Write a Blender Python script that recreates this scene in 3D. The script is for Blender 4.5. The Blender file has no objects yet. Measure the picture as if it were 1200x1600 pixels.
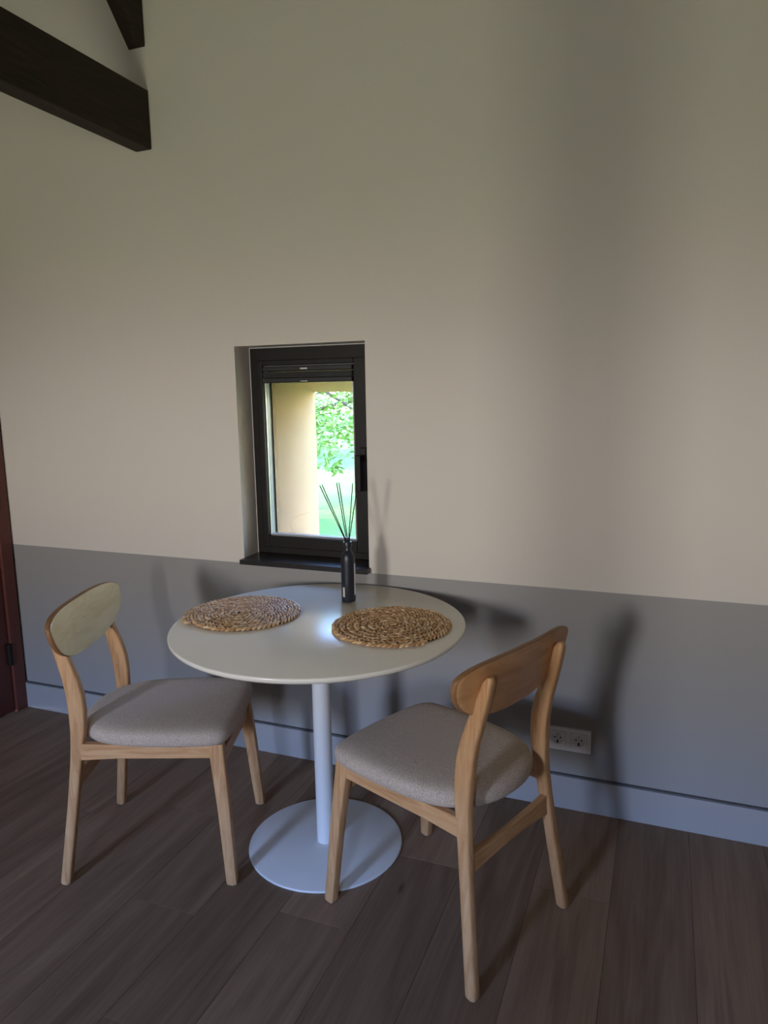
import bpy, bmesh, math, random
from mathutils import Vector, Matrix
random.seed(7)
S = bpy.context.scene
COL = S.collection

# ------------------------------------------------------------------ camera
def set_camera():
    f_px, yaw, pitch, roll, h, d = 1119.77, -0.3756, 0.16378, -0.01657, 1.4361, 2.3709
    f = Vector((math.sin(yaw)*math.cos(pitch), math.cos(yaw)*math.cos(pitch), -math.sin(pitch)))
    r = Vector((math.cos(yaw), -math.sin(yaw), 0)); u = r.cross(f)
    c, s = math.cos(roll), math.sin(roll)
    r, u = c*r+s*u, -s*r+c*u
    cam = bpy.data.cameras.new('camera'); o = bpy.data.objects.new('camera', cam); COL.objects.link(o)
    cam.sensor_fit = 'VERTICAL'; cam.sensor_height = 32.0; cam.lens = f_px/1600*32.0
    cam.clip_start = 0.05; cam.clip_end = 300
    m = Matrix((r, u, -f)).transposed().to_4x4(); m.translation = Vector((0, -d, h))
    o.matrix_world = m; S.camera = o
set_camera()
S.view_settings.view_transform = 'Standard'; S.view_settings.look = 'None'
S.view_settings.gamma = 1.0; S.view_settings.use_curve_mapping = False
S.view_settings.exposure = 6.84
cy = S.cycles
cy.use_denoising = True; cy.max_bounces = 10; cy.diffuse_bounces = 6; cy.glossy_bounces = 4
cy.transparent_max_bounces = 12; cy.caustics_reflective = False; cy.caustics_refractive = False
cy.sample_clamp_indirect = 4.0

# ------------------------------------------------------------------ world: blue summer sky over green meadow
w = bpy.data.worlds.new('world'); S.world = w; w.use_nodes = True
nt = w.node_tree; nt.nodes.clear()
tc = nt.nodes.new('ShaderNodeTexCoord'); sep = nt.nodes.new('ShaderNodeSeparateXYZ')
mr = nt.nodes.new('ShaderNodeMapRange'); mr.inputs['From Min'].default_value = -1; mr.inputs['From Max'].default_value = 1
ramp = nt.nodes.new('ShaderNodeValToRGB'); bg = nt.nodes.new('ShaderNodeBackground'); out = nt.nodes.new('ShaderNodeOutputWorld')
el = ramp.color_ramp.elements
el[0].position = 0.0; el[0].color = (0.26, 0.27, 0.18, 1)
el[1].position = 1.0; el[1].color = (0.20, 0.44, 1.2, 1)
for p, c in ((0.46, (0.40, 0.40, 0.29, 1)), (0.495, (0.66, 0.61, 0.53, 1)), (0.53, (0.90, 0.85, 0.79, 1)), (0.57, (0.74, 0.70, 0.66, 1)), (0.60, (0.62, 0.66, 0.74, 1)), (0.635, (0.56, 0.82, 1.5, 1)), (0.74, (0.36, 0.62, 1.35, 1))):
    e = el.new(p); e.color = c
nt.links.new(tc.outputs['Generated'], sep.inputs[0]); nt.links.new(sep.outputs['Z'], mr.inputs['Value'])
nt.links.new(mr.outputs[0], ramp.inputs[0]); nt.links.new(ramp.outputs[0], bg.inputs[0]); nt.links.new(bg.outputs[0], out.inputs[0])
bg.inputs[1].default_value = 1.0

# ------------------------------------------------------------------ sun over the garden, daylight portals in the window openings
sl = bpy.data.lights.new('sun', 'SUN'); sl.energy = 1.0; sl.angle = 0.01; sl.color = (1.0, 0.93, 0.80)
so = bpy.data.objects.new('sun', sl); COL.objects.link(so)
so.rotation_euler = Vector((0.45, -0.35, -0.95)).to_track_quat('-Z', 'Y').to_euler()
W1 = (-1.95, -1.40, 1.13, 1.90)      # garden windows in the wall behind the camera: x0, x1, z0, z1
W2 = (0.05, 0.36, 1.13, 1.90)
YB = -5.2
def portal(x0, x1, z0, z1, y, sgn):
    l = bpy.data.lights.new('portal', 'AREA'); l.shape = 'RECTANGLE'; l.size = x1-x0; l.size_y = z1-z0
    l.cycles.is_portal = True
    o = bpy.data.objects.new('portal', l); COL.objects.link(o); o.location = ((x0+x1)/2, y, (z0+z1)/2)
    o.rotation_euler = (math.radians(90)*sgn, 0, 0)
portal(*W1, YB-0.02, 1); portal(*W2, YB-0.02, 1)
portal(-1.475, -1.03, 0.78, 1.46, 0.56, -1)

# ------------------------------------------------------------------ materials
MATS = {}
def mat(name, color=(.5,.5,.5), rough=.6, metallic=0.0, spec=0.5, build=None, coat=0.0):
    if name in MATS: return MATS[name]
    m = bpy.data.materials.new(name); m.use_nodes = True
    n = m.node_tree; b = n.nodes['Principled BSDF']
    b.inputs['Base Color'].default_value = (*color, 1); b.inputs['Roughness'].default_value = rough
    b.inputs['Metallic'].default_value = metallic; b.inputs['Specular IOR Level'].default_value = spec
    b.inputs['Coat Weight'].default_value = coat
    if build: build(n, b)
    MATS[name] = m
    return m
def N(n, t, **kw):
    x = n.nodes.new(t)
    for k, v in kw.items():
        if k in x.inputs: x.inputs[k].default_value = v
        else: setattr(x, k, v)
    return x
def ramp_node(n, stops):
    r = n.nodes.new('ShaderNodeValToRGB'); e = r.color_ramp.elements
    e[0].position, e[0].color = stops[0][0], (*stops[0][1], 1); e[1].position, e[1].color = stops[-1][0], (*stops[-1][1], 1)
    for p, c in stops[1:-1]:
        q = e.new(p); q.color = (*c, 1)
    return r
def bump(n, b, height, strength, dist):
    bp = N(n, 'ShaderNodeBump'); bp.inputs['Strength'].default_value = strength; bp.inputs['Distance'].default_value = dist
    n.links.new(height, bp.inputs['Height']); n.links.new(bp.outputs[0], b.inputs['Normal'])
def plaster(c, var):
    def f(n, b):
        t = N(n, 'ShaderNodeTexCoord'); a = N(n, 'ShaderNodeTexNoise', Scale=1.6, Detail=3.0)
        d = N(n, 'ShaderNodeTexNoise', Scale=180.0, Detail=2.0)
        n.links.new(t.outputs['Object'], a.inputs['Vector']); n.links.new(t.outputs['Object'], d.inputs['Vector'])
        r = ramp_node(n, [(.3, tuple(x*(1-var) for x in c)), (.7, tuple(min(1, x*(1+var)) for x in c))])
        n.links.new(a.outputs[0], r.inputs[0]); n.links.new(r.outputs[0], b.inputs['Base Color'])
        bump(n, b, d.outputs[0], .12, .002)
    return f
def wood(stops, scale=(1, 1, 14), nscale=6.0, tone=0.0, bstr=.08, axis_obj=True):
    def f(n, b):
        t = N(n, 'ShaderNodeTexCoord'); mp = N(n, 'ShaderNodeMapping'); oi = N(n, 'ShaderNodeObjectInfo')
        mp.inputs['Scale'].default_value = scale
        off = N(n, 'ShaderNodeVectorMath', operation='MULTIPLY_ADD')
        cmb = N(n, 'ShaderNodeCombineXYZ')
        n.links.new(oi.outputs['Random'], cmb.inputs[0]); n.links.new(oi.outputs['Random'], cmb.inputs[1]); n.links.new(oi.outputs['Random'], cmb.inputs[2])
        n.links.new(cmb.outputs[0], off.inputs[0]); off.inputs[1].default_value = (13, 17, 29)
        n.links.new(t.outputs['Object'], mp.inputs[0]); n.links.new(mp.outputs[0], off.inputs[2])
        a = N(n, 'ShaderNodeTexNoise', Scale=nscale, Detail=6.0, Roughness=.6, Distortion=.8)
        n.links.new(off.outputs[0], a.inputs['Vector'])
        r = ramp_node(n, stops); n.links.new(a.outputs[0], r.inputs[0])
        hs = N(n, 'ShaderNodeHueSaturation')
        mv = N(n, 'ShaderNodeMapRange'); mv.inputs['To Min'].default_value = 1-tone; mv.inputs['To Max'].default_value = 1+tone
        n.links.new(oi.outputs['Random'], mv.inputs[0]); n.links.new(mv.outputs[0], hs.inputs['Value'])
        n.links.new(r.outputs[0], hs.inputs['Color']); n.links.new(hs.outputs[0], b.inputs['Base Color'])
        bump(n, b, a.outputs[0], bstr, .003)
    return f
def floor_wood(n, b):
    t = N(n, 'ShaderNodeTexCoord'); oi = N(n, 'ShaderNodeObjectInfo'); cmb = N(n, 'ShaderNodeCombineXYZ')
    for k in range(3): n.links.new(oi.outputs['Random'], cmb.inputs[k])
    def layer(sc, ns, det, dist):
        mp = N(n, 'ShaderNodeMapping'); mp.inputs['Scale'].default_value = sc
        off = N(n, 'ShaderNodeVectorMath', operation='MULTIPLY_ADD'); off.inputs[1].default_value = (31, 47, 11)
        n.links.new(t.outputs['Object'], mp.inputs[0]); n.links.new(cmb.outputs[0], off.inputs[0]); n.links.new(mp.outputs[0], off.inputs[2])
        a = N(n, 'ShaderNodeTexNoise', Scale=ns, Detail=det, Roughness=.55, Distortion=dist); n.links.new(off.outputs[0], a.inputs['Vector'])
        return a
    big = layer((9, .9, 1), 1.2, 4.0, 1.6); fine = layer((60, 1.6, 1), 2.0, 5.0, .3); knot = layer((14, 5, 1), 1.0, 1.0, 0.2)
    r = ramp_node(n, [(.30, (.175, .108, .066)), (.5, (.222, .142, .089)), (.72, (.270, .180, .116))])
    n.links.new(big.outputs[0], r.inputs[0])
    r2 = ramp_node(n, [(.3, (.88, .88, .88)), (.6, (1.04, 1.04, 1.04))]); n.links.new(fine.outputs[0], r2.inputs[0])
    m1 = N(n, 'ShaderNodeMix', data_type='RGBA', blend_type='MULTIPLY'); m1.inputs[0].default_value = 1
    n.links.new(r.outputs[0], m1.inputs[6]); n.links.new(r2.outputs[0], m1.inputs[7])
    r3 = ramp_node(n, [(.19, (.25, .22, .2)), (.25, (1, 1, 1))]); n.links.new(knot.outputs[0], r3.inputs[0])
    m2 = N(n, 'ShaderNodeMix', data_type='RGBA', blend_type='MULTIPLY'); m2.inputs[0].default_value = 1
    n.links.new(m1.outputs[2], m2.inputs[6]); n.links.new(r3.outputs[0], m2.inputs[7])
    hs = N(n, 'ShaderNodeHueSaturation'); mv = N(n, 'ShaderNodeMapRange'); mv.inputs['To Min'].default_value = .82; mv.inputs['To Max'].default_value = 1.22
    n.links.new(oi.outputs['Random'], mv.inputs[0]); n.links.new(mv.outputs[0], hs.inputs['Value'])
    n.links.new(m2.outputs[2], hs.inputs['Color']); n.links.new(hs.outputs[0], b.inputs['Base Color'])
    bump(n, b, fine.outputs[0], .15, .002)
def fabric(n, b):
    t = N(n, 'ShaderNodeTexCoord')
    a = N(n, 'ShaderNodeTexNoise', Scale=420.0, Detail=2.0); k = N(n, 'ShaderNodeTexNoise', Scale=9.0, Detail=2.0)
    wv = N(n, 'ShaderNodeTexWave', Scale=110.0, Distortion=1.5, Detail=1.0); wv.bands_direction = 'DIAGONAL'
    for x in (a, k, wv): n.links.new(t.outputs['Object'], x.inputs['Vector'])
    ad = N(n, 'ShaderNodeMath', operation='ADD'); n.links.new(a.outputs[0], ad.inputs[0])
    mu = N(n, 'ShaderNodeMath', operation='MULTIPLY'); mu.inputs[1].default_value = .18; n.links.new(wv.outputs[1], mu.inputs[0]); n.links.new(mu.outputs[0], ad.inputs[1])
    r = ramp_node(n, [(.35, (.30, .225, .165)), (.55, (.47, .375, .295)), (.80, (.66, .56, .455))]); n.links.new(ad.outputs[0], r.inputs[0])
    n.links.new(r.outputs[0], b.inputs['Base Color']); bump(n, b, ad.outputs[0], .35, .002)
    b.inputs['Sheen Weight'].default_value = .15
def straw(n, b):
    t = N(n, 'ShaderNodeTexCoord'); a = N(n, 'ShaderNodeNewGeometry'); k = N(n, 'ShaderNodeTexNoise', Scale=400.0, Detail=2.0)
    n.links.new(t.outputs['Object'], k.inputs['Vector'])
    r = ramp_node(n, [(.0, (.36, .18, .072)), (.3, (.52, .30, .135)), (.7, (.63, .40, .20)), (1.0, (.76, .56, .34))]); n.links.new(a.outputs['Random Per Island'], r.inputs[0])
    n.links.new(r.outputs[0], b.inputs['Base Color']); bump(n, b, k.outputs[0], .2, .001)
def speckle(n, b):
    t = N(n, 'ShaderNodeTexCoord'); a = N(n, 'ShaderNodeTexVoronoi', Scale=160.0); n.links.new(t.outputs['Object'], a.inputs['Vector'])
    r = ramp_node(n, [(.08, (.10, .08, .06)), (.22, (.018, .015, .013))]); n.links.new(a.outputs['Distance'], r.inputs[0]); n.links.new(r.outputs[0], b.inputs['Base Color'])
def noise_col(c1, c2, scale, bs=0.0):
    def f(n, b):
        t = N(n, 'ShaderNodeTexCoord'); a = N(n, 'ShaderNodeTexNoise', Scale=scale, Detail=4.0); n.links.new(t.outputs['Object'], a.inputs['Vector'])
        r = ramp_node(n, [(.3, c1), (.7, c2)]); n.links.new(a.outputs[0], r.inputs[0]); n.links.new(r.outputs[0], b.inputs['Base Color'])
        if bs: bump(n, b, a.outputs[0], bs, .004)
    return f
def leafy(c1, c2, scale):
    def f(n, b):
        noise_col(c1, c2, scale)(n, b)
        b.inputs['Transmission Weight'].default_value = 0.0
    return f
PLAS = mat('plaster_offwhite', rough=.85, spec=.2, build=plaster((.66, .625, .575), .012))
GREY = mat('paint_warm_grey', rough=.6, spec=.35, build=plaster((.315, .306, .298), .012))
BASEG = mat('paint_grey_satin', rough=.45, spec=.4, build=plaster((.35, .345, .345), .01))
GAPM = mat('shadow_gap_grey', (.10, .10, .105), .7, build=noise_col((.09, .09, .095), (.12, .12, .125), 30))  # shade of the gap over the skirting, put into the colour
CEIL = mat('ceiling_boards', rough=.7, spec=.2, build=plaster((.38, .33, .28), .05))
EXTP = mat('render_ochre', rough=.9, spec=.1, build=plaster((.54, .385, .225), .05))
DARKW = mat('dark_stained_oak', rough=.6, spec=.3, build=wood([(.3, (.018, .011, .007)), (.55, (.034, .021, .013)), (.75, (.055, .034, .022))], scale=(12, 1, 12), nscale=4, bstr=.25))
DOORM = mat('oxblood_paint', rough=.42, spec=.4, build=noise_col((.080, .022, .018), (.100, .028, .022), 3.0, .04))
DOORF = mat('oxblood_paint_frame', rough=.38, spec=.45, build=noise_col((.115, .032, .024), (.135, .040, .030), 3.0, .04))
FLOORM = mat('smoked_oak_plank', rough=.55, spec=.22, build=floor_wood)
SUBF = mat('subfloor', (.04, .03, .026), .9, build=noise_col((.06, .045, .036), (.08, .06, .05), 4))
OAK = mat('light_oak', rough=.45, spec=.4, build=wood([(.28, (.44, .215, .088)), (.5, (.58, .325, .150)), (.75, (.66, .405, .210))], scale=(16, 16, 1.3), nscale=5, tone=.06))
OAKX = mat('light_oak_rail', rough=.45, spec=.4, build=wood([(.28, (.44, .215, .088)), (.5, (.58, .325, .150)), (.75, (.66, .405, .210))], scale=(1.3, 16, 16), nscale=5, tone=.06))
OAKY = mat('light_oak_cross_rail', rough=.45, spec=.4, build=wood([(.28, (.44, .215, .088)), (.5, (.58, .325, .150)), (.75, (.66, .405, .210))], scale=(16, 1.3, 16), nscale=5, tone=.06))
PLY = mat('birch_veneer', rough=.38, spec=.45, build=wood([(.28, (.50, .25, .105)), (.5, (.62, .335, .150)), (.75, (.70, .42, .21))], scale=(6, 2.2, 9), nscale=3, tone=.03, bstr=.03))
FRONT = mat('window_lit_birch_face', rough=.38, spec=.45, build=wood([(.28, (.66, .49, .24)), (.5, (.75, .59, .31)), (.75, (.81, .67, .39))], scale=(6, 2.2, 9), nscale=3, bstr=.03))  # paler, yellower backrest front: light from the small window painted in
EDGE = mat('ply_edge_brown', rough=.5, spec=.35, build=wood([(.3, (.20, .095, .04)), (.7, (.33, .175, .08))], scale=(40, 2, 40), nscale=4))
FAB = mat('beige_woven_fabric', rough=.95, spec=.1, build=fabric)
WHITE = mat('white_lacquer', rough=.22, spec=.6, build=noise_col((.81, .78, .70), (.83, .80, .72), 4))
WHITEB = mat('white_powder_coat', rough=.32, spec=.5, build=noise_col((.70, .71, .71), (.73, .74, .74), 5))
STRAWD = mat('shaded_straw_backing', rough=.8, build=noise_col((.07, .04, .018), (.12, .07, .035), 60))  # same straw, darkened for the shade between the strands
STRAW = mat('water_hyacinth', rough=.36, spec=.6, build=straw)
BLACKF = mat('black_aluminium', rough=.5, spec=.25, build=noise_col((.009, .0075, .007), (.013, .011, .010), 20))
BLACKB = mat('black_blind_fabric', rough=.5, spec=.4, build=noise_col((.012, .012, .013), (.017, .017, .018), 40))
METAL = mat('brushed_steel', (.55, .55, .53), .35, 1.0, build=noise_col((.5, .5, .48), (.6, .6, .58), 60))
BEADM = mat('grey_glazing_gasket', rough=.35, spec=.5, build=noise_col((.30, .31, .32), (.36, .37, .38), 20))
STONE = mat('black_granite', rough=.3, spec=.5, build=speckle)
NAVY = mat('navy_black_glass', rough=.35, spec=.5, build=noise_col((.012, .015, .026), (.016, .020, .033), 20))
LABEL = mat('cream_label', rough=.6, build=noise_col((.66, .60, .46), (.70, .64, .50), 60))
LABELW = mat('white_label', rough=.6, build=noise_col((.72, .72, .72), (.76, .76, .76), 60))
REED = mat('black_reed', rough=.6, spec=.3, build=noise_col((.014, .012, .011), (.03, .026, .022), 80))
PLAST = mat('white_plastic', rough=.3, spec=.5, build=noise_col((.84, .84, .85), (.87, .87, .88), 15))
HOLE = mat('dark_socket_hole', (.01, .01, .01), .6, build=noise_col((.008, .008, .008), (.014, .014, .014), 50))
GLIDE = mat('grey_felt_glide', rough=.7, build=noise_col((.35, .34, .33), (.45, .44, .42), 90))
GRASS = mat('lawn_green', rough=.9, spec=.1, build=noise_col((.11, .19, .05), (.17, .26, .08), 1.3, .3))
LEAF = mat('leaf_green', rough=.6, spec=.2, build=leafy((.10, .22, .03), (.24, .38, .08), 2.0))
LEAF2 = mat('leaf_deep_green', rough=.6, spec=.2, build=leafy((.06, .14, .03), (.14, .26, .06), 2.0))
BARK = mat('bark', rough=.9, build=noise_col((.06, .045, .03), (.13, .10, .07), 9, .5))
def glass_mat():
    m = bpy.data.materials.new('tinted_window_glass'); m.use_nodes = True; n = m.node_tree; n.nodes.clear()
    o = N(n, 'ShaderNodeOutputMaterial'); t = N(n, 'ShaderNodeBsdfTransparent'); g = N(n, 'ShaderNodeBsdfGlossy'); mx = N(n, 'ShaderNodeMixShader')
    t.inputs[0].default_value = (.33, .34, .33, 1); g.inputs['Roughness'].default_value = .02; mx.inputs[0].default_value = .05
    n.links.new(t.outputs[0], mx.inputs[1]); n.links.new(g.outputs[0], mx.inputs[2]); n.links.new(mx.outputs[0], o.inputs[0])
    return m
GLASS = glass_mat()

# ------------------------------------------------------------------ mesh helpers
def link(name, me, m, parent=None, smooth=False):
    o = bpy.data.objects.new(name, me); COL.objects.link(o)
    if m is not None:
        for x in (m if isinstance(m, (list, tuple)) else [m]): me.materials.append(x)
    if parent is not None: o.parent = parent
    if smooth:
        for p in me.polygons: p.use_smooth = True
    return o
def obj(name, bm, m, parent=None, smooth=False):
    bmesh.ops.recalc_face_normals(bm, faces=bm.faces[:])
    me = bpy.data.meshes.new(name); bm.to_mesh(me); bm.free()
    o = link(name, me, m, parent, smooth)
    return o
def bx(bm, x0, x1, y0, y1, z0, z1, bev=0.0, mi=0):
    v = [bm.verts.new((x, y, z)) for z in (z0, z1) for y in (y0, y1) for x in (x0, x1)]
    fs = [bm.faces.new([v[i] for i in q]) for q in ((0,2,3,1), (4,5,7,6), (0,1,5,4), (2,6,7,3), (0,4,6,2), (1,3,7,5))]
    for f in fs: f.material_index = mi
    if bev:
        es = list({e for f in fs for e in f.edges})
        bmesh.ops.bevel(bm, geom=es, offset=bev, segments=2, affect='EDGES', profile=.5)
def box(name, x0, x1, y0, y1, z0, z1, m, parent=None, bev=0.0):
    bm = bmesh.new(); bx(bm, x0, x1, y0, y1, z0, z1, bev)
    return obj(name, bm, m, parent)
def loft(bm, rings, cap=True, close=True):
    R = [[bm.verts.new(p) for p in r] for r in rings]; n = len(R[0])
    for a, b in zip(R, R[1:]):
        for i in range(n if close else n-1):
            j = (i+1) % n; bm.faces.new((a[i], a[j], b[j], b[i]))
    if cap: bm.faces.new(R[0][::-1]); bm.faces.new(R[-1])
    return R
def lathe(bm, prof, cx=0, cy=0, n=48):
    rings = [[(cx+r*math.cos(2*math.pi*i/n), cy+r*math.sin(2*math.pi*i/n), z) for i in range(n)] for r, z in prof]
    loft(bm, rings)
def tube(bm, pts, rads, n=8, cap=True):
    pts = [Vector(p) for p in pts]; rings = []
    for i, p in enumerate(pts):
        d = (pts[min(i+1, len(pts)-1)]-pts[max(i-1, 0)]).normalized()
        a = d.cross(Vector((.31, .77, .55))).normalized(); b = d.cross(a)
        rings.append([p+(a*math.cos(2*math.pi*k/n)+b*math.sin(2*math.pi*k/n))*rads[i] for k in range(n)])
    loft(bm, rings, cap)
def rrect(hx, hy, r, k=3):
    pts = []
    for cx, cy, a0 in ((hx-r, hy-r, 0), (-hx+r, hy-r, 90), (-hx+r, -hy+r, 180), (hx-r, -hy+r, 270)):
        for i in range(k+1):
            a = math.radians(a0+90*i/k); pts.append((cx+r*math.cos(a), cy+r*math.sin(a)))
    return pts
def bar(bm, stations, r=.005):
    """vertical-ish bar: stations (x, y, z, full width x, full width y)"""
    loft(bm, [[(x+px, y+py, z) for px, py in rrect(wx/2, wy/2, min(r, wx*.45, wy*.45))] for x, y, z, wx, wy in stations])
def autosmooth(o, ang=35):
    me = o.data
    for p in me.polygons: p.use_smooth = True
    bm = bmesh.new(); bm.from_mesh(me)
    for e in bm.edges:
        if len(e.link_faces) == 2 and e.calc_face_angle(0) > math.radians(ang): e.smooth = False
    bm.to_mesh(me); bm.free()
    return o
def empty(name, loc=(0, 0, 0), rz=0.0):
    o = bpy.data.objects.new(name, None); COL.objects.link(o); o.location = loc; o.rotation_euler = (0, 0, rz); o.empty_display_size = .1
    return o
def tag(o, label=None, cat=None, group=None, kind=None):
    if label: o['label'] = label
    if cat: o['category'] = cat
    if group: o['group'] = group
    if kind: o['kind'] = kind
    return o
def struct(o): o['kind'] = 'structure'; return o
def copy_tree(o, parent=None):
    c = o.copy(); COL.objects.link(c); c.parent = parent
    for ch in list(o.children): copy_tree(ch, c)
    return c

# ------------------------------------------------------------------ room shell
XL, XR, ZT = -2.78, 2.6, 3.15            # left wall, right wall, wall-plate height
TH = 0.55                                # thickness of the old outer wall
GZ = 0.784                               # height of the grey dado paint
RX0, RX1, RZ0, RZ1, RY = -1.531, -0.997, 0.805, 1.620, 0.10   # plaster reveal of the small window
EX0, EX1 = -1.475, -1.03                 # outer opening
SLOPE = math.tan(math.radians(50)); YR = YB/2; ZR = ZT - YR*SLOPE
bm = bmesh.new()
bx(bm, XL-.3, XR+.3, 0, TH, -.3, GZ, mi=1)
bx(bm, XL-.3, XR+.3, 0, RY, GZ, RZ0-.018)
bx(bm, XL-.3, RX0, 0, RY, RZ0-.018, RZ1); bx(bm, RX1, XR+.3, 0, RY, RZ0-.018, RZ1)
bx(bm, XL-.3, XR+.3, 0, RY, RZ1, ZT+.25)
o = obj('wall_back', bm, [PLAS, GREY]); struct(o)
tag(o, 'off-white plaster wall with a grey painted lower band behind the table')
bm = bmesh.new()                          # outer leaf with splayed soffit and sloped outer sill
y0 = RY+.07
def prism(bm, poly, xa, xb):
    A = [bm.verts.new((xa, y, z)) for y, z in poly]; B = [bm.verts.new((xb, y, z)) for y, z in poly]; n = len(poly)
    bm.faces.new(A); bm.faces.new(B[::-1])
    for i in range(n): bm.faces.new((A[i], B[i], B[(i+1) % n], A[(i+1) % n]))
bx(bm, XL-.3, EX0, y0, TH, GZ, ZT+.25); bx(bm, EX1, XR+.3, y0, TH, GZ, ZT+.25)
bx(bm, XL-.3, RX0, RY, y0, GZ, ZT+.25); bx(bm, RX1, XR+.3, RY, y0, GZ, ZT+.25); bx(bm, RX0, RX1, RY, y0, RZ1, ZT+.25); bx(bm, RX0, RX1, RY, y0, GZ, RZ0-.018)
prism(bm, [(y0, 1.57), (TH, 1.447), (TH, ZT+.25), (y0, ZT+.25)], EX0, EX1)
prism(bm, [(y0, GZ), (TH, GZ), (TH, GZ+.004), (y0, .812)], EX0, EX1)
struct(obj('wall_outer_leaf', bm, EXTP))
def side_wall(name, xa, xb, cut=None):
    bm = bmesh.new()
    pent = [(0, 0), (0, ZT), (YR, ZR), (YB, ZT), (YB, 0)]
    if cut is None: prism(bm, pent, xa, xb)
    else:
        ya, yb, zc = cut                  # door niche
        prism(bm, pent, xa, xb-.09); xa = xb-.09
        prism(bm, [(0, 0), (0, zc), (ya, zc), (ya, 0)], xa, xb)
        prism(bm, [(yb, 0), (yb, zc), (YB, zc), (YB, 0)], xa, xb)
        prism(bm, [(0, zc), (0, ZT), (YR, ZR), (YB, ZT), (YB, zc)], xa, xb)
    return struct(obj(name, bm, PLAS))
DY0, DY1, DZ = -.055, -.965, 2.06
side_wall('wall_left', XL-.2, XL, (DY0, DY1, DZ)); side_wall('wall_right', XR, XR+.2)
bm = bmesh.new()
xs = [XL-.2, W1[0], W1[1], W2[0], W2[1], XR+.2]
for i in (0, 2, 4): bx(bm, xs[i], xs[i+1], YB-.25, YB, 0, ZT)
for W in (W1, W2):
    bx(bm, W[0], W[1], YB-.25, YB, 0, W[2]); bx(bm, W[0], W[1], YB-.25, YB, W[3], ZT)
struct(obj('wall_garden_side', bm, PLAS))
bm = bmesh.new()
prism(bm, [(0, ZT), (YR, ZR), (YB, ZT), (YB, ZT+.3), (YR, ZR+.3), (0, ZT+.3)], XL-.2, XR+.2)
struct(obj('ceiling', bm, CEIL))
for k, W in ((2, W1), (3, W2)):           # garden windows behind the camera
    bm = bmesh.new(); f = .03
    bx(bm, W[0], W[0]+f, YB-.16, YB-.1, W[2], W[3]); bx(bm, W[1]-f, W[1], YB-.16, YB-.1, W[2], W[3])
    bx(bm, W[0]+f, W[1]-f, YB-.16, YB-.1, W[2], W[2]+f); bx(bm, W[0]+f, W[1]-f, YB-.16, YB-.1, W[3]-f, W[3])
    struct(obj('window_%d' % k, bm, BLACKF))
# unseen post added behind the camera to cast the soft band on the wall
o = struct(box('added_shade_post', -.09, .09, -2.95, -2.78, 0, 2.7, DOORM, bev=.006))

# floor with single planks
fl = box('floor', XL-.2, XR+.2, YB-.25, 0, -.12, -.016, SUBF); struct(fl)
tag(fl, 'dark smoked oak plank floor')
PW = .2167; X0 = -.74
PL = 1.9
ends = {0: -.45, -1: -.80, -2: -1.25, -3: -.897, -4: -.47, -5: -1.5, -6: -.6}
pm = {}
def plank_mesh(wd, ln):
    key = (round(wd, 4), round(ln, 3))
    if key in pm: return pm[key]
    bm = bmesh.new(); g = .0003; c = .0007
    x0, x1, y0_, y1_ = -wd/2+g, wd/2-g, -ln/2+g, ln/2-g
    loft(bm, [[(x0, y0_, -.016), (x1, y0_, -.016), (x1, y1_, -.016), (x0, y1_, -.016)],
              [(x0, y0_, -c), (x1, y0_, -c), (x1, y1_, -c), (x0, y1_, -c)],
              [(x0+c, y0_+c, 0), (x1-c, y0_+c, 0), (x1-c, y1_-c, 0), (x0+c, y1_-c, 0)]])
    bmesh.ops.recalc_face_normals(bm, faces=bm.faces[:])
    me = bpy.data.meshes.new('plank'); bm.to_mesh(me); bm.free(); me.materials.append(FLOORM); pm[key] = me
    return me
k0 = math.floor((XL-X0)/PW); k1 = math.ceil((XR-X0)/PW)
for k in range(k0, k1):
    a, b = max(X0+k*PW, XL), min(X0+(k+1)*PW, XR)
    if b-a < .02: continue
    e = ends.get(k, -((k*0.618) % 1)*PL)
    while e < 0: e += PL
    cuts = []
    y = e
    while y > YB: cuts.append(y); y -= PL
    cuts.append(YB)
    for ya, yb in zip(cuts, cuts[1:]):
        ya = min(ya, 0)
        if ya-yb < .01: continue
        p = bpy.data.objects.new('plank', plank_mesh(b-a, ya-yb)); COL.objects.link(p)
        p.location = ((a+b)/2, (ya+yb)/2, 0); p.parent = fl

# skirting board with a painted shadow line above it
o = struct(box('baseboard_back', XL, XR, -.014, 0, 0, .119, BASEG, bev=.0015)); tag(o, 'grey painted skirting board along the wall')
j = box('shadow_strip', XL, XR, -.0125, 0, .119, .1252, GAPM, o)

# timber: tie beam and rafter against the wall
bm = bmesh.new()
bx(bm, -1.923, -1.8487, YB, 0, 2.355, 2.5617, .004)
o = obj('trim_1', bm, DARKW); tag(struct(o), 'thick dark-stained horizontal tie beam meeting the wall')
bm = bmesh.new()
zb = 2.708
prism(bm, [(0, zb), (0, ZT), (YR, ZR), (YR, ZR-(ZT-zb))], -1.925, -1.849)
bmesh.ops.bevel(bm, geom=bm.edges[:], offset=.003, segments=1, affect='EDGES')
o = obj('trim_2', bm, DARKW); tag(struct(o), 'dark-stained sloping rafter above the tie beam')

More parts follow.
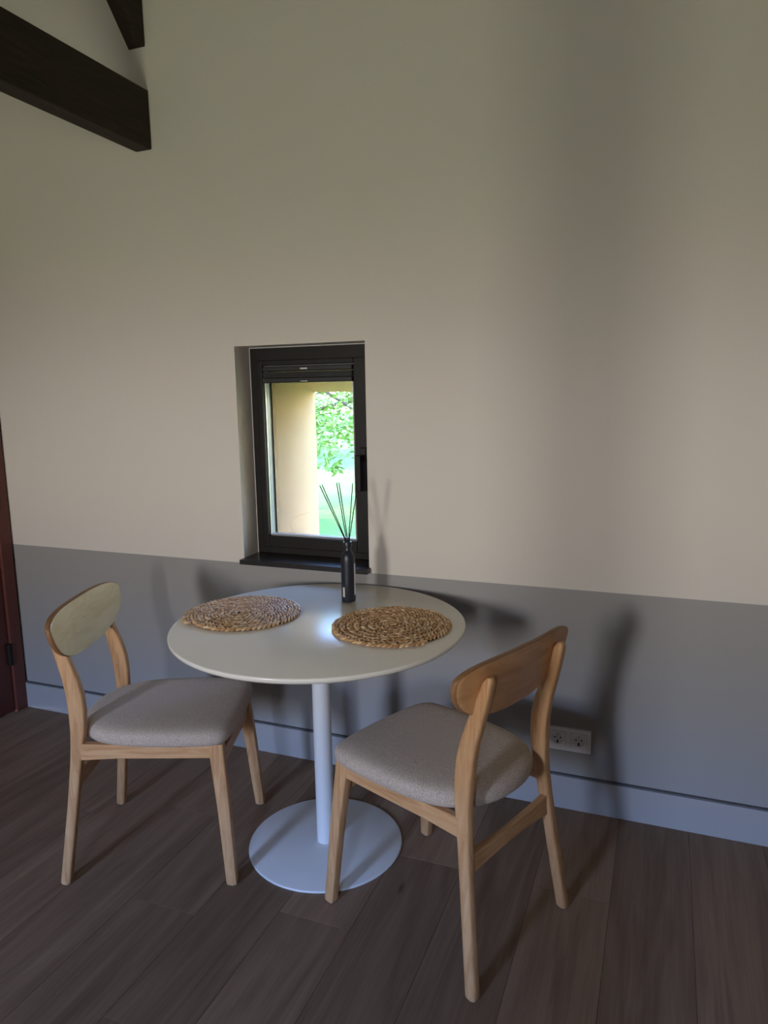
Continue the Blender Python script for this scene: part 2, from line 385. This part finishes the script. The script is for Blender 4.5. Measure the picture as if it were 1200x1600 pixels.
# door in the left wall
d = empty('door_1', (XL-.02, (DY0+DY1)/2, 0)); struct(d); tag(d, 'dark red painted door in its frame beside the corner')
def dpart(name, x0, x1, y0, y1, z0, z1, m, par=None, bev=.002):
    bm = bmesh.new(); ox, oy = d.location.x, d.location.y
    bx(bm, x0-ox, x1-ox, y0-oy, y1-oy, z0, z1, bev); return obj(name, bm, m, par or d)
dpart('architrave', XL-.01, XL+.022, DY0-.016, -.010, 0, DZ+.05, DOORF, bev=.004)
dpart('architrave', XL-.01, XL+.022, DY1-.05, DY1+.016, 0, DZ+.05, DOORF, bev=.004)
dpart('architrave', XL-.01, XL+.022, DY1+.016, DY0-.016, DZ-.012, DZ+.05, DOORF, bev=.004)
leaf = dpart('leaf', XL-.035, XL+.008, DY1+.018, DY0-.018, .006, DZ-.014, DOORM)
for zc in (.28, 1.0, 1.80):
    h = empty('hinge', (0, 0, 0)); h.parent = d
    bm = bmesh.new(); ox, oy = d.location.x, d.location.y
    lathe(bm, [(.007, zc-.052), (.0115, zc-.050), (.0115, zc+.050), (.007, zc+.052)], XL+.016-ox, DY0-.022-oy, 14)
    b = obj('barrel', bm, BLACKF, h, True); autosmooth(b)
    dpart('hinge_plate', XL+.0215, XL+.024, DY0-.014, DY0+.006, zc-.048, zc+.048, DOORM, h, bev=.0005)
bm = bmesh.new(); ox, oy = d.location.x, d.location.y
tube(bm, [(XL-ox, DY1+.08-oy, 1.02), (XL+.05-ox, DY1+.08-oy, 1.02), (XL+.055-ox, DY1+.10-oy, 1.02), (XL+.055-ox, DY1+.20-oy, 1.02)], [.009]*4, 10)
obj('handle', bm, BLACKF, leaf, True)

# ------------------------------------------------------------------ small window
wn = empty('window_1', ((RX0+RX1)/2, RY, RZ0)); struct(wn); tag(wn, 'small black framed window with a rolled-up blind above the table')
def wpart(name, boxes, m, par=None, bev=.002):
    bm = bmesh.new(); L = wn.location
    for x0, x1, y0, y1, z0, z1 in boxes: bx(bm, x0-L.x, x1-L.x, y0-L.y, y1-L.y, z0-L.z, z1-L.z, bev)
    return obj(name, bm, m, par or wn)
FI0, FI1, FJ0, FJ1 = -1.494, -1.036, .838, 1.564       # inner edge of fixed frame
GI0, GI1, GJ0, GJ1 = -1.475, -1.087, .878, 1.549       # inner edge of sash
e = .0005
wpart('fixed_frame', [(RX0+e, FI0, .106, .168, RZ0+e, RZ1-e), (FI1, RX1-e, .106, .168, RZ0+e, RZ1-e),
                      (FI0, FI1, .106, .168, FJ1, RZ1-e), (FI0, FI1, .106, .168, RZ0+e, FJ0)], BLACKF)
sash = wpart('sash', [(FI0-.006, GI0, .098, .16, FJ0-.006, FJ1+.006), (GI1, FI1+.006, .098, .16, FJ0-.006, FJ1+.006),
                      (GI0, GI1, .098, .16, GJ1, FJ1+.006), (GI0, GI1, .098, .16, FJ0-.006, GJ0)], BLACKF, bev=.003)
wpart('sealant', [(RX0, RX0+.003, .1035, .106, RZ0, RZ1), (RX0+.003, RX1, .1035, .106, RZ1-.003, RZ1)], PLAST, None, 0)
bd = .010
wpart('glazing_bead', [(GI0, GI0+bd*.5, .116, .142, GJ0, GJ1), (GI1-bd, GI1, .116, .142, GJ0, GJ1),
                       (GI0+bd*.5, GI1-bd, .116, .142, GJ1-bd, GJ1), (GI0+bd*.5, GI1-bd, .112, .142, GJ0, GJ0+bd*.7)], BEADM, sash, .001)
wpart('pane', [(GI0, GI1, .1435, .1475, GJ0, GJ1)], GLASS, sash, 0)
hd = wpart('handle', [(-1.066, -1.040, .090, .098, 1.075, 1.238)], BLACKF, sash, .003)
wpart('lever', [(-1.063, -1.043, .048, .091, 1.188, 1.212), (-1.064, -1.042, .040, .054, 1.078, 1.214)], BLACKF, hd, .004)
# roller blind
bl = empty('roller_blind', ((GI0+GI1)/2, .10, 1.549)); tag(bl, 'black pleated blind rolled up in its cassette at the window top', 'blind')
def bpart(name, boxes, m, par=None, bev=.002):
    bm = bmesh.new(); L = bl.location
    for x0, x1, y0, y1, z0, z1 in boxes: bx(bm, x0-L.x, x1-L.x, y0-L.y, y1-L.y, z0-L.z, z1-L.z, bev)
    return obj(name, bm, m, par or bl)
cs = bpart('cassette', [(-1.468, -1.089, .090, .114, 1.526, 1.546)], BLACKB, bev=.004)
bpart('pleats', [(-1.466, -1.091, .093, .112, z, z+.005) for z in (1.503, 1.5085, 1.514, 1.5195)], BLACKB, bev=.001)
br = bpart('bottom_rail', [(-1.468, -1.089, .089, .114, 1.483, 1.5025)], BLACKB, bev=.004)
bpart('clip', [(-1.302, -1.272, .0885, .0905, 1.532, 1.538)], METAL, cs, .0005)
bpart('pull_tab', [(-1.300, -1.272, .084, .090, 1.486, 1.490)], METAL, br, .001)
bpart('guide_wire', [(-1.4675, -1.4645, .104, .107, .885, 1.485)], METAL, bl, 0)
bpart('guide_wire', [(-1.094, -1.092, .104, .107, .885, 1.485)], METAL, bl, 0)
# inner sill board
bm = bmesh.new(); bx(bm, RX0+.0005, RX1-.0005, 0, RY+.005, RZ0-.018, RZ0, 0)
bx(bm, RX0-.001, RX1+.006, -.036, 0, RZ0-.019, RZ0, .002)
o = obj('trim_3', bm, STONE); tag(struct(o), 'black speckled stone window sill board')

# ------------------------------------------------------------------ double socket
ox, oz = (-.3435-.1915)/2, .255
sk = empty('wall_socket', (ox, 0, oz)); tag(sk, 'white double wall socket on the grey wall behind the right chair', 'socket')
bm = bmesh.new()
fx, fz, wi = .076, .0405, .0265
for a in ((-fx, fx, -fz, -wi-.001), (-fx, fx, wi+.001, fz), (-fx, -.0355-wi-.001, -wi-.001, wi+.001), (.0355+wi+.001, fx, -wi-.001, wi+.001), (-.0355+wi+.001, .0355-wi-.001, -wi-.001, wi+.001)):
    bx(bm, a[0], a[1], -.010, 0, a[2], a[3])
bmesh.ops.remove_doubles(bm, verts=bm.verts[:], dist=1e-5)
obj('frame', bm, PLAST, sk)
for cx in (-.0355, .0355):
    bm = bmesh.new(); n = 40; r = .0195
    sq = []
    for i in range(n):
        a = 2*math.pi*i/n; c_, s_ = math.cos(a), math.sin(a); k = wi/max(abs(c_), abs(s_)); sq.append((c_*k, s_*k))
    ci = [(math.cos(2*math.pi*i/n), math.sin(2*math.pi*i/n)) for i in range(n)]
    rings = [[(cx+x, -.001, z) for x, z in sq], [(cx+x, -.0115, z) for x, z in sq], [(cx+x*r*1.04, -.0115, z*r*1.04) for x, z in ci],
             [(cx+x*r, -.0105, z*r) for x, z in ci], [(cx+x*r*.97, -.0015, z*r*.97) for x, z in ci], [(cx+x*.001, -.0015, z*.001) for x, z in ci]]
    loft(bm, rings); ins = obj('socket_insert', bm, PLAST, sk); autosmooth(ins)
    for hx in (-.0095, .0095):
        bm = bmesh.new(); loft(bm, [[(cx+hx+.0026*x, y, .0026*z) for x, z in ci] for y in (-.0010, -.0022)]); obj('pin_hole', bm, HOLE, ins)
    for sg in (-1, 1):
        bm = bmesh.new(); bx(bm, cx-.0022, cx+.0022, -.0085, -.0015, sg*.0135-.0045, sg*.0135+.0045); obj('earth_clip', bm, HOLE if sg < 0 else METAL, ins)
    bm = bmesh.new(); loft(bm, [[(cx+.0014*x, y, .0014*z) for x, z in ci] for y in (-.0010, -.0024)]); obj('screw', bm, METAL, ins)

# ------------------------------------------------------------------ table
TX, TY, TZ = -.972, -.468, .745
tb = empty('pedestal_table', (TX, TY, 0)); tag(tb, 'round white pedestal table standing against the wall under the window', 'table')
bm = bmesh.new()
lathe(bm, [(.0, TZ-.020), (.425, TZ-.020), (.443, TZ-.017), (.449, TZ-.011), (.450, TZ-.004), (.4488, TZ-.0012), (.4465, TZ), (.0, TZ)][1:-1], n=128)
autosmooth(obj('table_top', bm, WHITE, tb), 50)
bm = bmesh.new(); lathe(bm, [(.0285, .010), (.0285, TZ-.024)], n=40); autosmooth(obj('pole', bm, WHITEB, tb), 50)
bm = bmesh.new(); lathe(bm, [(.244, .0), (.2465, .0015), (.247, .004), (.246, .0065), (.243, .008), (.031, .011), (.030, .011)], n=112); autosmooth(obj('base_plate', bm, WHITEB, tb), 50)
bm = bmesh.new(); lathe(bm, [(.03, TZ-.030), (.12, TZ-.0245), (.12, TZ-.020)], n=48); autosmooth(obj('mounting_plate', bm, WHITEB, tb), 50)

# ------------------------------------------------------------------ chairs
def make_chair():
    ch = empty('dining_chair')
    half = [(.262, .0), (.260, .08), (.256, .14), (.245, .186), (.215, .208), (.15, .215), (.08, .216), (.0, .213), (-.07, .204), (-.125, .188), (-.165, .162), (-.199, .124), (-.222, .068), (-.230, .0)]
    loop = half + [(x, -y) for x, y in half[-2:0:-1]]
    def cr(p, n=3):
        outp = []; m = len(p)
        for i in range(m):
            p0, p1, p2, p3 = (Vector(p[(i+k-1) % m]) for k in range(4))
            for s in range(n):
                t = s/n
                outp.append(.5*((2*p1)+(-p0+p2)*t+(2*p0-5*p1+4*p2-p3)*t*t+(-p0+3*p1-3*p2+p3)*t**3))
        return outp
    ol = cr(loop); cx = .01
    lev = [(.434, .93), (.4355, .968), (.441, .990), (.451, 1.0), (.461, .998), (.470, .985), (.477, .955), (.4815, .905), (.4845, .83), (.4865, .72), (.4875, .55), (.488, .3), (.488, .05)]
    bm = bmesh.new(); loft(bm, [[(cx+(p.x-cx)*s, p.y*s, z) for p in ol] for z, s in lev])
    autosmooth(obj('seat', bm, FAB, ch), 60)
    for sg in (1, -1):
        bm = bmesh.new()
        bar(bm, [(.2505, sg*.2125, .004, .028, .024), (.2500, sg*.212, .010, .032, .028), (.233, sg*.1935, .245, .037, .030), (.218, sg*.1795, .400, .043, .032), (.2155, sg*.177, .434, .044, .032)], .005)
        l = autosmooth(obj('leg', bm, OAK, ch), 40)
        bm = bmesh.new(); lathe(bm, [(.009, 0), (.010, .001), (.010, .005)], .2505, sg*.2125, 16); obj('glide', bm, GLIDE, l)
    prof = [(.004, -.2505, .026), (.010, -.2500, .030), (.25, -.2180, .031), (.36, -.2045, .034), (.42, -.1980, .038), (.47, -.1930, .044), (.53, -.1925, .049), (.58, -.1965, .050), (.63, -.2065, .047), (.68, -.2215, .042), (.72, -.2345, .037), (.755, -.2455, .031), (.783, -.2530, .026), (.794, -.2560, .018), (.797, -.257, .008)]
    def Y(z):
        for (a, ya), (b, yb) in zip(((0, .2125), (.41, .175), (.55, .1665)), ((.41, .175), (.55, .1665), (.80, .1565))):
            if z <= b: return ya+(yb-ya)*(z-a)/(b-a)
        return .1565
    for sg in (1, -1):
        bm = bmesh.new()
        bar(bm, [(x, sg*Y(z), z, wx, .024 if z < .005 else (.028 if z < .6 else (.026 if z < .79 else .016))) for z, x, wx in prof], .007)
        l = autosmooth(obj('leg', bm, OAK, ch), 40)
        bm = bmesh.new(); lathe(bm, [(.009, 0), (.010, .001), (.010, .005)], -.2505, sg*.2125, 16); obj('glide', bm, GLIDE, l)
        bm = bmesh.new()   # side rail
        loft(bm, [[(x, sg*y+dy, z) for dy, z in ((-.011, zb), (.011, zb), (.011, zt), (-.011, zt))] for x, y, zb, zt in ((-.186, .178, .382, .4335), (-.08, .179, .388, .4335), (.08, .180, .391, .4335), (.200, .1805, .390, .4335))])
        bmesh.ops.bevel(bm, geom=[e for e in bm.edges if e.calc_length() > .09], offset=.003, segments=1, affect='EDGES')
        obj('side_rail', bm, OAKX, ch)
    def cross(name, x, zc, hw, hm, y):    # bowed cross rail, taller where it meets the legs
        bm = bmesh.new(); rings = []
        for i in range(9):
            t = -1+2*i/8; h = hm+(hw-hm)*t*t
            rings.append([(x+dx, y*t, z) for dx, z in ((-.009, zc-h/2), (.009, zc-h/2), (.009, zc+h/2), (-.009, zc+h/2))])
        loft(bm, rings); obj(name, bm, OAKY, ch)
    cross('front_rail', .220, .372, .058, .040, .172); cross('stretcher', -.209, .318, .056, .036, .172)
    # backrest: bent plywood, straight top and bowed bottom
    W, zc = .247, .793; n = 28; T = .017
    def P(y, z, s): return (-.2375+.37*y*y-(z-.776)*.20+s*T/2, y, z)
    def edge(a):                          # outline by angle
        c_, s_ = math.cos(a), math.sin(a)
        y = W*math.copysign(abs(c_)**(.45 if s_ > 0 else .80), c_)
        z = zc+(.037*s_**.9 if s_ > 0 else -.119*(-s_)**.9)
        return y, z
    m = 72; bm = bmesh.new()
    outl = [edge(2*math.pi*(i+.5)/m) for i in range(m)]
    cyz = (0, .765)
    def ring(k, s): return [P(cyz[0]+(y-cyz[0])*k, cyz[1]+(z-cyz[1])*k, s) for y, z in outl]
    ks = (.02, .25, .5, .75, .92)
    rings = [ring(k, 1) for k in ks]+[ring(.982, 1), ring(.995, .72), ring(1, .3), ring(1, -.3), ring(.995, -.72), ring(.982, -1)]+[ring(k, -1) for k in reversed(ks)]
    loft(bm, rings)
    nf = len(ks)+1; bm.faces.ensure_lookup_table()
    for k in range(nf-1, nf+4):
        for q in range(m): bm.faces[k*m+q].material_index = 1
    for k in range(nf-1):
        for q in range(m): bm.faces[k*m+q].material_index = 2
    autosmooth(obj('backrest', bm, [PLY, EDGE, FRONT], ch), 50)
    return ch
c1 = make_chair(); c2 = copy_tree(c1)
c1.location = (-1.453, -.632, 0); c1.rotation_euler.z = math.radians(19.886)
c2.location = (-.525, -.609, 0); c2.rotation_euler.z = math.radians(157.88)
tag(c1, 'light wood chair with beige seat left of the table, its backrest front showing', 'chair', 'chairs at the round table')
tag(c2, 'light wood chair with beige seat right of the table, seen from behind', 'chair', 'chairs at the round table')

# ------------------------------------------------------------------ placemats: spiral of braided straw
def placemat_mesh(seed):
    rnd = random.Random(seed); bm = bmesh.new()
    lathe(bm, [(.166, .0004), (.167, .001), (.164, .0022), (.01, .0022)], n=56)
    for f in bm.faces: f.material_index = 1
    R, pitch = .191, .0212
    def strand(p, ang, tilt, L, wd, h):
        u = Vector((math.cos(ang), math.sin(ang), 0)); v = Vector((-u.y, u.x, 0)); rings = []
        for t in (-1, -.72, -.25, .25, .72, 1):
            k = math.sqrt(max(0, 1-t*t*.93)); c_ = Vector(p)+u*(t*L/2)+Vector((0, 0, tilt*t*L/2))
            rings.append([c_+v*(math.cos(a)*wd/2*k)+Vector((0, 0, math.sin(a)*h/2*k)) for a in (2*math.pi*q/6 for q in range(6))])
        loft(bm, rings)
    th = 2.0
    while True:
        r = pitch*th/(2*math.pi)
        if r > R-pitch*.45: break
        step = .0150
        for sg in (1, -1):
            rr = r+sg*pitch*.24+rnd.uniform(-.0007, .0007); a = th+(step*.5/r if sg < 0 else 0)
            strand((rr*math.cos(a), rr*math.sin(a), .0072+rnd.uniform(-.0008, .0014)), a+math.pi/2+sg*math.radians(30+rnd.uniform(-6, 6)), .16+rnd.uniform(-.05, .05),
                   .0200+rnd.uniform(-.001, .002), .0092+rnd.uniform(-.0008, .0008), .0090)
        th += step/r
    return bm
for i, (x, y, rz) in enumerate(((-1.232, -.480, .6), (-.736, -.442, 2.1))):
    o = obj('placemat', placemat_mesh(i), [STRAW, STRAWD]); autosmooth(o, 70); o.location = (x, y, TZ); o.rotation_euler.z = rz
    tag(o, 'round braided straw placemat in front of the left chair' if i == 0 else 'round braided straw placemat in front of the right chair', 'placemat', 'braided placemats on the table')

# ------------------------------------------------------------------ reed diffuser
BX, BY = -.978, -.229
dfz = empty('reed_diffuser', (BX, BY, TZ)); tag(dfz, 'slim dark navy diffuser bottle standing on the table before the window', 'bottle')
bm = bmesh.new(); n = 40
lathe(bm, [(.020, .0), (.0235, .001), (.0243, .004), (.0243, .140), (.0238, .148), (.022, .157), (.019, .165), (.0155, .170), (.0125, .173), (.0115, .177), (.0115, .190), (.009, .190), (.009, .172), (.012, .166), (.0195, .152), (.0215, .140), (.0215, .006), (.002, .006)], n=n)
autosmooth(obj('bottle', bm, NAVY, dfz), 40)
bm = bmesh.new(); lathe(bm, [(.0118, .186), (.0145, .187), (.0150, .190), (.0150, .202), (.0140, .204), (.0100, .204), (.0095, .202), (.0095, .191)], n=n)
autosmooth(obj('collar', bm, NAVY, dfz), 40)
def curved(name, a0, a1, z0, z1, m, r=.02445):
    bm = bmesh.new(); k = 8; rings = []
    for i in range(k+1):
        a = math.radians(a0+(a1-a0)*i/k); rings.append([(q*math.cos(a), q*math.sin(a), z) for q, z in ((r-.0004, z0), (r, z0), (r, z1), (r-.0004, z1))])
    loft(bm, rings); autosmooth(obj(name, bm, m, dfz))
curved('cream_label', 245, 262, .018, .051, LABEL); curved('white_label', 348, 400, .022, .132, LABELW)
neck = Vector((BX, BY, .951))
reeds = [((-1.068, -.225, 1.138), (-.005, .0024), 'black diffuser reed leaning furthest left out of the bottle'),
         ((-1.064, -.250, 1.138), (-.005, -.0024), 'black diffuser reed just right of the leftmost one'),
         ((-1.010, -.215, 1.145), (0, .0045), 'black diffuser reed standing left of the middle pair'),
         ((-1.007, -.240, 1.148), (0, -.0045), 'black diffuser reed standing nearly upright in the middle'),
         ((-.951, -.235, 1.147), (.005, -.0024), 'black diffuser reed leaning right, thin and left of the last'),
         ((-.940, -.215, 1.152), (.005, .0024), 'black diffuser reed leaning furthest right out of the bottle')]
for tip, off, lb in reeds:
    nk = neck+Vector((off[0], off[1], 0)); tip = Vector(tip); d_ = (tip-nk)
    bt = Vector((BX+off[0]*2, BY+off[1]*2, TZ+.008))
    bm = bmesh.new(); L = nk
    tube(bm, [p-nk for p in (bt, bt.lerp(nk, .85), nk.lerp(tip, .04), nk.lerp(tip, .5), tip)], [.0017]*5, 7)
    o = obj('diffuser_reed', bm, REED, None, True); o.location = nk; tag(o, lb, 'reed', 'reeds in the diffuser bottle')

# ------------------------------------------------------------------ garden outside the small window
bm = bmesh.new(); ys = [TH, 3, 6, 10, 15, 22, 32, 45]; xs = [-40, -28, -18, -12, -8, -5, -3, -1, 2, 8]
rn = random.Random(3)
V = [[bm.verts.new((x, y, -.30+(rn.uniform(-.05, .05) if j else 0)+.012*max(0, y-12))) for x in xs] for j, y in enumerate(ys)]
for a, b in zip(V, V[1:]):
    for i in range(len(xs)-1): bm.faces.new((a[i], a[i+1], b[i+1], b[i]))
o = obj('lawn', bm, GRASS, None, True); tag(o, 'sunlit green lawn seen through the window', 'lawn', kind='structure')
def tree(name, loc, h, spread, zlow, nleaf, lsize, lm, label, seed):
    rnd = random.Random(seed); t = empty(name, loc)
    bm = bmesh.new(); tips = []
    tube(bm, [(0, 0, -.1), (.05, .03, h*.3), (-.04, .05, h*.6), (.02, 0, h)], [.16, .13, .09, .02], 9)
    for i in range(26):
        z0 = h*rnd.uniform(.18, .9); a = rnd.uniform(0, 6.28); L = spread*rnd.uniform(.6, 1)*(1.1-.5*z0/h)
        p0 = Vector((0, 0, z0)); p2 = Vector((math.cos(a)*L, math.sin(a)*L, z0+L*rnd.uniform(-.25, .45))); p2.z = max(p2.z, zlow)
        p1 = p0.lerp(p2, .5)+Vector((0, 0, L*.12)); tube(bm, [p0, p1, p2], [.045, .028, .008], 6); tips += [(p1, p2)]
    obj('branches', bm, BARK, t, True)
    vs, fs = [], []
    for i in range(nleaf):
        p1, p2 = tips[rnd.randrange(len(tips))]; c_ = p1.lerp(p2, rnd.uniform(-.1, 1.1))+Vector((rnd.gauss(0, .22), rnd.gauss(0, .22), rnd.gauss(-.05, .2)))*(spread*.55)
        if c_.z < zlow: c_.z = zlow+rnd.uniform(0, .5)
        u = Vector((rnd.gauss(0, 1), rnd.gauss(0, 1), rnd.gauss(0, .5))).normalized(); v = u.cross(Vector((rnd.gauss(0, 1), rnd.gauss(0, 1), 1))).normalized()
        s = lsize*rnd.uniform(.6, 1.3); k = len(vs); vs += [c_-u*s, c_+v*s*.45, c_+u*s, c_-v*s*.45]; fs.append((k, k+1, k+2, k+3))
    me = bpy.data.meshes.new('foliage'); me.from_pydata([tuple(x) for x in vs], [], fs)
    f = link('foliage', me, lm, t); f['kind'] = 'stuff'
    tag(t, label, 'tree', 'garden trees outside'); return t
tree('garden_tree', (-5.7, 7.4, -.3), 5.2, 2.6, .75, 16000, .055, LEAF, 'bright leafy tree close outside the window', 1)
tree('garden_tree', (-10.6, 17.5, -.2), 7.5, 3.4, .8, 12000, .10, LEAF2, 'deeper green tree further across the lawn outside', 2)
